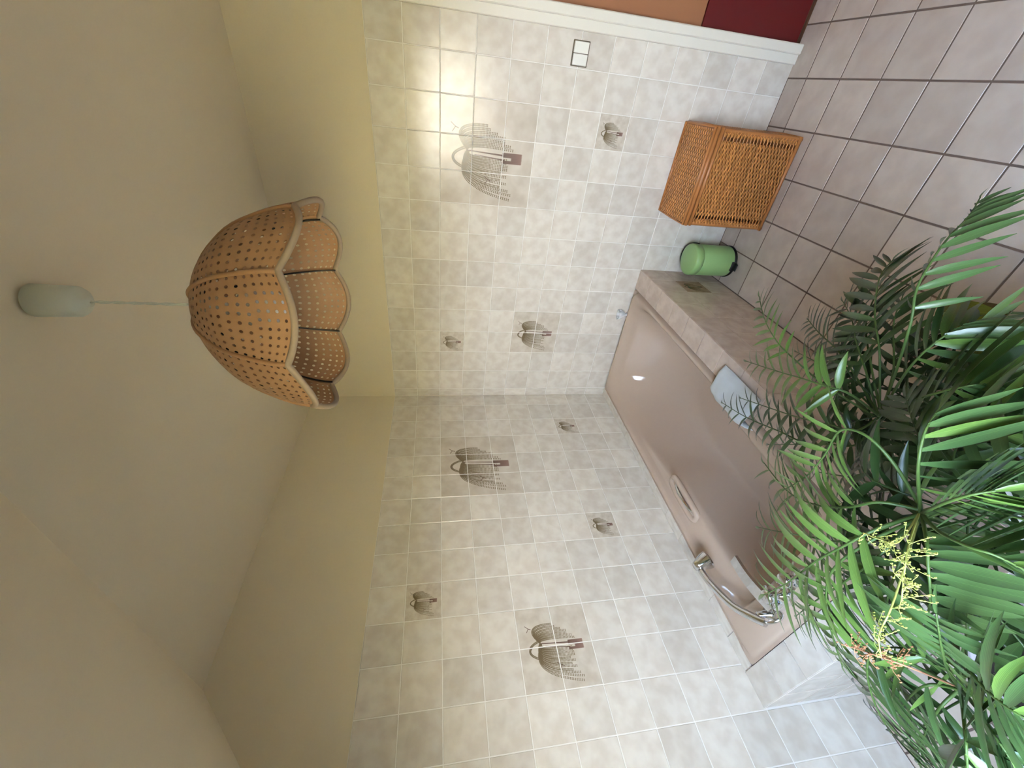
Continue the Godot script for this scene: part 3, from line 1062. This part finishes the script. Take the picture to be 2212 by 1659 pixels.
# one frond: a curved midrib with leaflets to both sides
func frond(t: Node3D, at: Vector3, kind: int, l: float, n: int, t0: float, ctrl: Array, hang := 0.0, slim := 1.0, forward := 1.0, heap: SurfaceTool = null) -> void:
	var pts := spline(ctrl, 40)
	for i in pts.size(): pts[i] -= at
	var rib: MeshInstance3D = null
	if heap == null: rib = put("frond", tube_mesh(pts, 0.0030, 0.0011, 6), M.stem, t)
	else: tube(heap, pts, 0.0022, 0.0010, 5)
	for k in n:
		var f := lerpf(t0, 0.99, pow(float(k) / (n - 1), 0.9))
		var x := f * 39.0
		var j := mini(int(x), 38)
		var p: Vector3 = pts[j].lerp(pts[j + 1], x - j)
		var tan: Vector3 = (pts[mini(j + 2, 39)] - pts[maxi(j - 1, 0)]).normalized()
		var side := tan.cross(Vector3.UP)
		if side.length() < 0.2: side = tan.cross(Vector3(0.5, 0, 0.8))
		side = side.normalized()
		var up := side.cross(tan).normalized()
		var g := (f - t0) / (1.0 - t0)
		var len := l * (0.62 + 0.55 * sin(PI * clampf(g * 0.8 + 0.18, 0, 1))) * rng.randf_range(0.88, 1.12)
		if g > 0.8: len *= lerpf(1.0, 0.7, (g - 0.8) / 0.2)
		var along := lerpf(0.45, 1.15, g) * forward
		for s in ([-1, 1] if k < n - 1 else [0]):
			var dir: Vector3 = (side * s * (1.0 - 0.45 * hang) + tan * along * (1.0 - 0.45 * hang) * rng.randf_range(0.85, 1.15) + up * rng.randf_range(0.0, 0.35) * maxf(1.0 - hang, 0.0) + Vector3.DOWN * hang * 1.1).normalized()
			if s == 0: dir = tan
			var m: Material = M.leaf[kind if rng.randf() > 0.22 else mini(kind + 1, 2)]
			var wide: Vector3 = tan * 1.0 + side * 0.35 * s
			wide = (wide - dir * wide.dot(dir))
			if wide.length() < 0.25 or s == 0: wide = side - dir * side.dot(dir)
			wide = wide.normalized()
			var face := wide.cross(dir)
			if face.y < 0.0: face = -face
			var wd := len * rng.randf_range(0.12, 0.165) * slim
			var dr := rng.randf_range(0.12, 0.38) * maxf(1.0 - 0.6 * hang, 0.1)
			var cu := rng.randf_range(-0.08, 0.08)
			if heap == null: put("leaflet", leaf_mesh(p, dir, face, len, wd, dr, cu), m, rib)
			else: add_leaf(heap, p, dir, face, len, wd, dr, cu)

func pot(t: Node3D, r: float, h: float, m: Material, base := Vector3.ZERO) -> void:
	put("pot", lathe_mesh([Vector2(0.0, 0.0), Vector2(r * 0.74, 0.0), Vector2(r * 0.78, 0.006), Vector2(r * 0.95, h - 0.035), Vector2(r, h - 0.032), Vector2(r + 0.004, h - 0.004), Vector2(r, h), Vector2(r - 0.008, h), Vector2(r - 0.012, h - 0.03), Vector2(0.0, h - 0.031)], 40), m, t, Transform3D(Basis.IDENTITY, base))
	put("soil", lathe_mesh([Vector2(r - 0.013, h - 0.028), Vector2(r * 0.5, h - 0.02), Vector2(0.0, h - 0.018)], 28), M.soil, t, Transform3D(Basis.IDENTITY, base))

func spray(t: Node3D, at: Vector3, ctrl: Array, reach: float, m: Material, n: int) -> void:
	# a branched flower spray with small beads
	var pts := spline(ctrl, 20)
	for i in pts.size(): pts[i] -= at
	var st := begin()
	tube(st, pts, 0.0016, 0.0008, 5)
	for k in n:
		var p: Vector3 = pts[mini(7 + int(13.0 * k / n), 19)]
		var dir := V(rng.randf_range(-1, 1), rng.randf_range(-0.7, 0.8), rng.randf_range(-1, 1)).normalized()
		var q := [p, p + dir * reach * 0.5 + V(0, 0.002, 0), p + dir * reach - V(0, reach * 0.25, 0)]
		tube(st, q, 0.0006, 0.0004, 4)
		for b in 6:
			var c: Vector3 = q[0].lerp(q[2], (b + 1) / 6.0) + V(rng.randf_range(-1, 1), rng.randf_range(-1, 1), rng.randf_range(-1, 1)) * 0.002
			tube(st, [c - V(0, 0.0013, 0), c, c + V(0, 0.0013, 0)], 0.0012, 0.0009, 5)
	put("flower_spray", done(st), m, t)

func build_palms() -> void:
	var stool := thing("plant_stool", "low pale wooden slatted stool under the palm pot", "stool", V(1.24, 0, 1.91))
	for k in 6:
		put("slat", cbox_mesh(V(-0.15, 0.232, -0.15 + k * 0.052), V(0.15, 0.25, -0.112 + k * 0.052), 0.003), M.wood_pale, stool)
	for s in [[-1, -1], [1, -1], [1, 1], [-1, 1]]:
		put("leg", cbox_mesh(V(s[0] * 0.12 - 0.016, 0, s[1] * 0.12 - 0.016), V(s[0] * 0.12 + 0.016, 0.233, s[1] * 0.12 + 0.016), 0.003), M.wood_pale, stool)
	var base := {"A": V(1.24, 0.25, 1.91), "B": V(1.20, 0, 1.60), "C": V(0.86, 0, 2.10)}
	var palm := {}
	palm.A = thing("potted_palm", "tallest bright green palm with yellow flower sprays above the bathtub corner", "potted palm", base.A, "parlour palms by the bathtub")
	pot(palm.A, 0.115, 0.20, M.pot_white)
	palm.B = thing("potted_palm", "dark green palm arching over floor tiles beside the bathtub front", "potted palm", base.B, "parlour palms by the bathtub")
	pot(palm.B, 0.12, 0.21, M.pot_clay)
	palm.C = thing("potted_palm", "palm in a grey planter behind the tiled end of bathtub", "potted palm", base.C, "parlour palms by the bathtub")
	pot(palm.C, 0.17, 0.32, M.pot_grey)
	var crown := {"A": V(1.30, 0.90, 1.922), "B": V(1.243, 0.62, 1.622), "C": V(1.095, 0.85, 2.103)}
	for k in crown:
		var at: Vector3 = base[k]
		var top: Vector3 = crown[k] - at
		for i in 4:
			var foot := V(0.035 * cos(i * 1.7), 0.16, 0.035 * sin(i * 1.7))
			put("cane_stem", tube_mesh(spline([foot, foot.lerp(top, 0.55) + V(0.02 * cos(i * 2.4), 0.05, 0.02 * sin(i * 2.4)), top], 14), 0.007, 0.0045, 8), M.stem, palm[k])
	for f in FRONDS():
		frond(palm[f[0]], base[f[0]], f[1], f[2], f[3], f[4], f[5], f[6], 1.05 if f[0] == "B" else 0.85, f[7])
	# the dense inner growth round each crown, too tangled to tell leaf from leaf
	for h in [["B", 15, 0.30, 0.09], ["A", 10, 0.24, 0.10], ["C", 6, 0.24, 0.09]]:
		var st := begin()
		st.set_uv(Vector2.ZERO)
		var c: Vector3 = crown[h[0]]
		for k in h[1]:
			var a: float = TAU * k / h[1] + rng.randf_range(-0.25, 0.25)
			var out := V(cos(a), 0, sin(a))
			var l: float = h[2] * rng.randf_range(0.7, 1.15)
			if h[0] == "B" and cos(a) < -0.2: l *= 0.6
			var foot := c - V(0, rng.randf_range(0.03, 0.16), 0)
			frond(palm[h[0]], base[h[0]], 0, h[3], 10, 0.2, [foot, foot + out * l * 0.4 + V(0, rng.randf_range(0.0, 0.07), 0), foot + out * l * 0.75 + V(0, rng.randf_range(-0.03, 0.05), 0), foot + out * l + V(0, rng.randf_range(-0.12, 0.0), 0)], 0.1, 1.0, 1.0, st)
		var o := put("inner_leaves", done(st), M.leaf[0], palm[h[0]])
		o.set_meta("kind", "stuff")
	for q in SPRAYS():
		spray(palm[q[0]], base[q[0]], q[1], q[2], M.flower_yellow if q[3] == 0 else M.flower_orange, q[4])
	build_leafy_plant()

func build_leafy_plant() -> void:
	var at := V(1.50, 0, 1.60)
	var t := thing("leafy_plant", "yellowing broad leaved plant in a white pot among the palms", "potted plant", at)
	pot(t, 0.09, 0.17, M.pot_white)
	var r := RandomNumberGenerator.new()
	r.seed = 77
	for k in 20:
		var a := PI * 0.45 + PI * 1.0 * k / 20.0 + r.randf_range(-0.2, 0.2)
		var l := r.randf_range(0.13, 0.2)
		var start := V(0.02 * cos(a), 0.15, 0.02 * sin(a))
		var lift := r.randf_range(0.10, 0.26)
		var mid := start + V(cos(a) * 0.05, lift, sin(a) * 0.05)
		var st := put("stalk", tube_mesh(spline([start, start.lerp(mid, 0.5) + V(0, 0.02, 0), mid], 8), 0.002, 0.0016, 5), M.stem, t)
		put("leaf", leaf_mesh(mid, V(cos(a), 0.35, sin(a)).normalized(), Vector3.UP, l, l * 0.3, 0.6, r.randf_range(-0.1, 0.1)), M.leaf[4] if r.randf() < 0.2 else M.leaf[3], st)

func FRONDS() -> Array:
	return [
	["B", 1, 0.10, 12, 0.30, [V(1.249, 0.620, 1.626), V(1.388, 0.700, 1.636), V(1.486, 0.740, 1.627), V(1.539, 0.740, 1.598), V(1.584, 0.720, 1.575), V(1.625, 0.680, 1.546), V(1.653, 0.630, 1.518), V(1.670, 0.600, 1.499), V(1.692, 0.560, 1.468)], 0.65, 1.00],
	["B", 2, 0.10, 12, 0.30, [V(1.237, 0.620, 1.629), V(1.290, 0.720, 1.623), V(1.303, 0.760, 1.609), V(1.293, 0.770, 1.581), V(1.272, 0.770, 1.524), V(1.231, 0.740, 1.442), V(1.180, 0.700, 1.338), V(1.132, 0.660, 1.239)], 0.00, 1.00],
	["B", 2, 0.07, 9, 0.50, [V(1.219, 0.600, 1.610), V(1.235, 0.660, 1.500), V(1.259, 0.700, 1.427), V(1.278, 0.720, 1.363), V(1.297, 0.700, 1.264), V(1.325, 0.660, 1.161)], 0.00, 1.00],
	["B", 0, 0.10, 11, 0.30, [V(1.232, 0.600, 1.607), V(1.306, 0.620, 1.537), V(1.341, 0.600, 1.463), V(1.367, 0.560, 1.387), V(1.375, 0.500, 1.286)], 0.00, 1.00],
	["B", 0, 0.08, 10, 0.35, [V(1.232, 0.600, 1.607), V(1.293, 0.600, 1.454), V(1.286, 0.550, 1.320), V(1.279, 0.500, 1.219)], 0.00, 1.00],
	["B", 0, 0.11, 11, 0.30, [V(1.244, 0.600, 1.605), V(1.360, 0.620, 1.536), V(1.418, 0.600, 1.460), V(1.481, 0.550, 1.378), V(1.519, 0.500, 1.343)], 0.00, 1.00],
	["B", 1, 0.15, 11, 0.25, [V(1.249, 0.620, 1.626), V(1.382, 0.750, 1.735), V(1.438, 0.780, 1.778), V(1.462, 0.760, 1.797), V(1.456, 0.700, 1.802)], 0.60, 1.00],
	["B", 1, 0.13, 11, 0.25, [V(1.249, 0.620, 1.626), V(1.399, 0.720, 1.668), V(1.474, 0.740, 1.685), V(1.513, 0.700, 1.683), V(1.521, 0.630, 1.675)], 0.50, 1.00],
	["B", 0, 0.10, 11, 0.25, [V(1.226, 0.600, 1.618), V(1.196, 0.660, 1.633), V(1.178, 0.680, 1.596), V(1.112, 0.660, 1.489), V(1.041, 0.620, 1.367), V(0.944, 0.560, 1.201)], 0.00, 1.00],
	["B", 0, 0.10, 11, 0.30, [V(1.166, 0.580, 1.604), V(1.063, 0.620, 1.551), V(1.007, 0.620, 1.437), V(0.920, 0.580, 1.276), V(0.834, 0.520, 1.097)], 0.00, 1.00],
	["B", 0, 0.10, 9, 0.30, [V(1.200, 0.580, 1.606), V(1.145, 0.620, 1.631), V(1.092, 0.620, 1.579), V(0.991, 0.580, 1.482), V(0.851, 0.500, 1.348)], 0.00, 1.00],
	["B", 1, 0.13, 9, 0.30, [V(1.249, 0.620, 1.626), V(1.302, 0.720, 1.741), V(1.360, 0.780, 1.812), V(1.410, 0.800, 1.852), V(1.441, 0.790, 1.869)], 0.40, 1.00],
	["A", 1, 0.13, 9, 0.15, [V(1.301, 0.900, 1.924), V(1.364, 0.960, 1.924), V(1.418, 1.000, 1.917), V(1.459, 1.000, 1.896), V(1.482, 0.970, 1.875)], 0.90, 1.00],
	["A", 1, 0.14, 11, 0.10, [V(1.301, 0.900, 1.924), V(1.331, 0.980, 1.977), V(1.316, 1.000, 2.008), V(1.276, 0.990, 2.033), V(1.208, 0.950, 2.045)], 1.30, 1.00],
	["A", 2, 0.14, 12, 0.30, [V(1.301, 0.900, 1.924), V(1.266, 0.950, 1.922), V(1.213, 0.970, 1.917), V(1.122, 0.960, 1.899), V(0.987, 0.920, 1.874), V(0.856, 0.880, 1.840)], 0.00, 1.00],
	["A", 2, 0.10, 11, 0.45, [V(1.298, 0.880, 1.906), V(1.353, 0.930, 1.863), V(1.370, 0.950, 1.816), V(1.340, 0.940, 1.774), V(1.267, 0.920, 1.768), V(1.187, 0.900, 1.754), V(1.091, 0.870, 1.716)], 0.00, 1.00],
	["A", 2, 0.11, 11, 0.35, [V(1.304, 0.900, 1.918), V(1.285, 0.930, 1.888), V(1.233, 0.930, 1.860), V(1.159, 0.900, 1.802), V(1.093, 0.860, 1.718), V(1.042, 0.800, 1.590)], 0.00, 1.00],
	["A", 2, 0.11, 11, 0.40, [V(1.299, 0.900, 1.922), V(1.232, 0.930, 1.910), V(1.160, 0.920, 1.883), V(1.088, 0.890, 1.831), V(0.995, 0.850, 1.763), V(0.890, 0.800, 1.685)], 0.00, 1.00],
	["A", 2, 0.12, 11, 0.45, [V(1.293, 0.900, 1.927), V(1.243, 0.960, 1.931), V(1.155, 0.970, 1.930), V(1.076, 0.950, 1.951), V(0.984, 0.900, 1.983), V(0.897, 0.840, 2.008)], 0.20, 1.00],
	["A", 0, 0.10, 11, 0.20, [V(1.279, 0.850, 1.894), V(1.196, 0.760, 1.793), V(1.117, 0.700, 1.707), V(1.012, 0.620, 1.607)], 0.00, 1.00],
	["A", 0, 0.11, 6, 0.35, [V(1.299, 0.900, 1.922), V(1.197, 0.900, 1.926), V(1.107, 0.870, 1.904), V(0.982, 0.800, 1.862)], 0.00, 1.00],
	["C", 1, 0.10, 10, 0.30, [V(1.095, 0.850, 2.103), V(1.168, 0.930, 2.093), V(1.215, 0.970, 2.081), V(1.247, 0.990, 2.068), V(1.273, 1.000, 2.052)], 0.00, 0.25],
	["C", 1, 0.11, 9, 0.20, [V(1.095, 0.850, 2.103), V(1.209, 0.950, 2.103), V(1.251, 1.000, 2.131), V(1.274, 1.020, 2.152), V(1.284, 1.020, 2.167)], 0.00, 1.00],
	["C", 0, 0.11, 13, 0.35, [V(1.092, 0.850, 2.102), V(1.092, 0.900, 2.059), V(1.085, 0.930, 2.040), V(1.042, 0.920, 2.039), V(0.976, 0.890, 2.064), V(0.894, 0.830, 2.099), V(0.828, 0.760, 2.134)], 0.20, 1.00],
	["C", 1, 0.13, 8, 0.15, [V(1.095, 0.850, 2.103), V(1.158, 0.950, 2.136), V(1.177, 1.000, 2.163), V(1.147, 1.000, 2.188)], 0.50, 1.00],
	["C", 1, 0.10, 8, 0.25, [V(1.095, 0.850, 2.103), V(1.099, 0.900, 2.092), V(1.038, 0.880, 2.090), V(0.927, 0.820, 2.094)], 0.00, 1.00],
	["A", 1, 0.13, 9, 0.20, [V(1.301, 0.900, 1.924), V(1.363, 1.000, 1.989), V(1.399, 1.040, 2.027), V(1.413, 1.040, 2.047), V(1.410, 1.020, 2.063)], 1.10, 1.00],
	["A", 1, 0.12, 9, 0.20, [V(1.301, 0.900, 1.924), V(1.392, 1.000, 1.967), V(1.441, 1.030, 1.988), V(1.461, 1.020, 1.997)], 1.00, 1.00],
	["A", 0, 0.11, 10, 0.25, [V(1.273, 0.850, 1.899), V(1.248, 0.820, 1.842), V(1.158, 0.760, 1.788), V(1.031, 0.680, 1.722)], 0.00, 1.00],
	["A", 2, 0.10, 10, 0.40, [V(1.296, 0.900, 1.925), V(1.230, 0.950, 1.949), V(1.125, 0.940, 1.942), V(1.001, 0.900, 1.921), V(0.877, 0.850, 1.900)], 0.00, 1.00],
	["A", 1, 0.11, 9, 0.30, [V(1.293, 0.900, 1.927), V(1.261, 0.950, 1.967), V(1.196, 0.950, 1.992), V(1.121, 0.920, 2.012)], 0.20, 1.00],
	["C", 1, 0.12, 9, 0.20, [V(1.095, 0.850, 2.103), V(1.189, 0.960, 2.137), V(1.217, 1.000, 2.167), V(1.212, 1.000, 2.190)], 0.40, 1.00],
	["C", 0, 0.11, 10, 0.30, [V(1.074, 0.830, 2.100), V(1.039, 0.850, 2.112), V(0.955, 0.820, 2.127), V(0.824, 0.750, 2.148)], 0.20, 1.00],
	["C", 2, 0.10, 9, 0.30, [V(1.095, 0.850, 2.103), V(1.145, 0.920, 2.074), V(1.120, 0.920, 2.047), V(1.044, 0.880, 2.023)], 0.00, 1.00],
	["B", 0, 0.10, 8, 0.30, [V(1.244, 0.600, 1.605), V(1.322, 0.600, 1.519), V(1.375, 0.560, 1.426), V(1.430, 0.520, 1.374), V(1.457, 0.480, 1.344)], 0.00, 1.00],
	["B", 0, 0.09, 8, 0.30, [V(1.243, 0.600, 1.612), V(1.342, 0.620, 1.587), V(1.420, 0.600, 1.510), V(1.469, 0.560, 1.461)], 0.30, 1.00],
	["B", 0, 0.10, 8, 0.30, [V(1.222, 0.580, 1.596), V(1.229, 0.560, 1.427), V(1.187, 0.500, 1.318), V(1.143, 0.440, 1.195)], 0.00, 1.00],
	]

func SPRAYS() -> Array:
	return [
	["A", [V(1.311, 0.920, 1.930), V(1.342, 1.030, 1.987), V(1.330, 1.060, 2.016), V(1.284, 1.050, 2.037)], 0.028, 0, 22],
	["A", [V(1.311, 0.920, 1.930), V(1.308, 1.000, 1.969), V(1.303, 1.020, 1.960), V(1.283, 1.010, 1.937)], 0.020, 0, 12],
	["A", [V(1.293, 0.900, 1.927), V(1.249, 1.020, 2.024), V(1.202, 1.030, 2.046), V(1.169, 1.020, 2.065)], 0.025, 0, 12],
	["C", [V(1.116, 0.880, 2.100), V(1.159, 0.980, 2.078), V(1.142, 1.000, 2.055), V(1.095, 0.980, 2.031)], 0.026, 1, 18],
	]
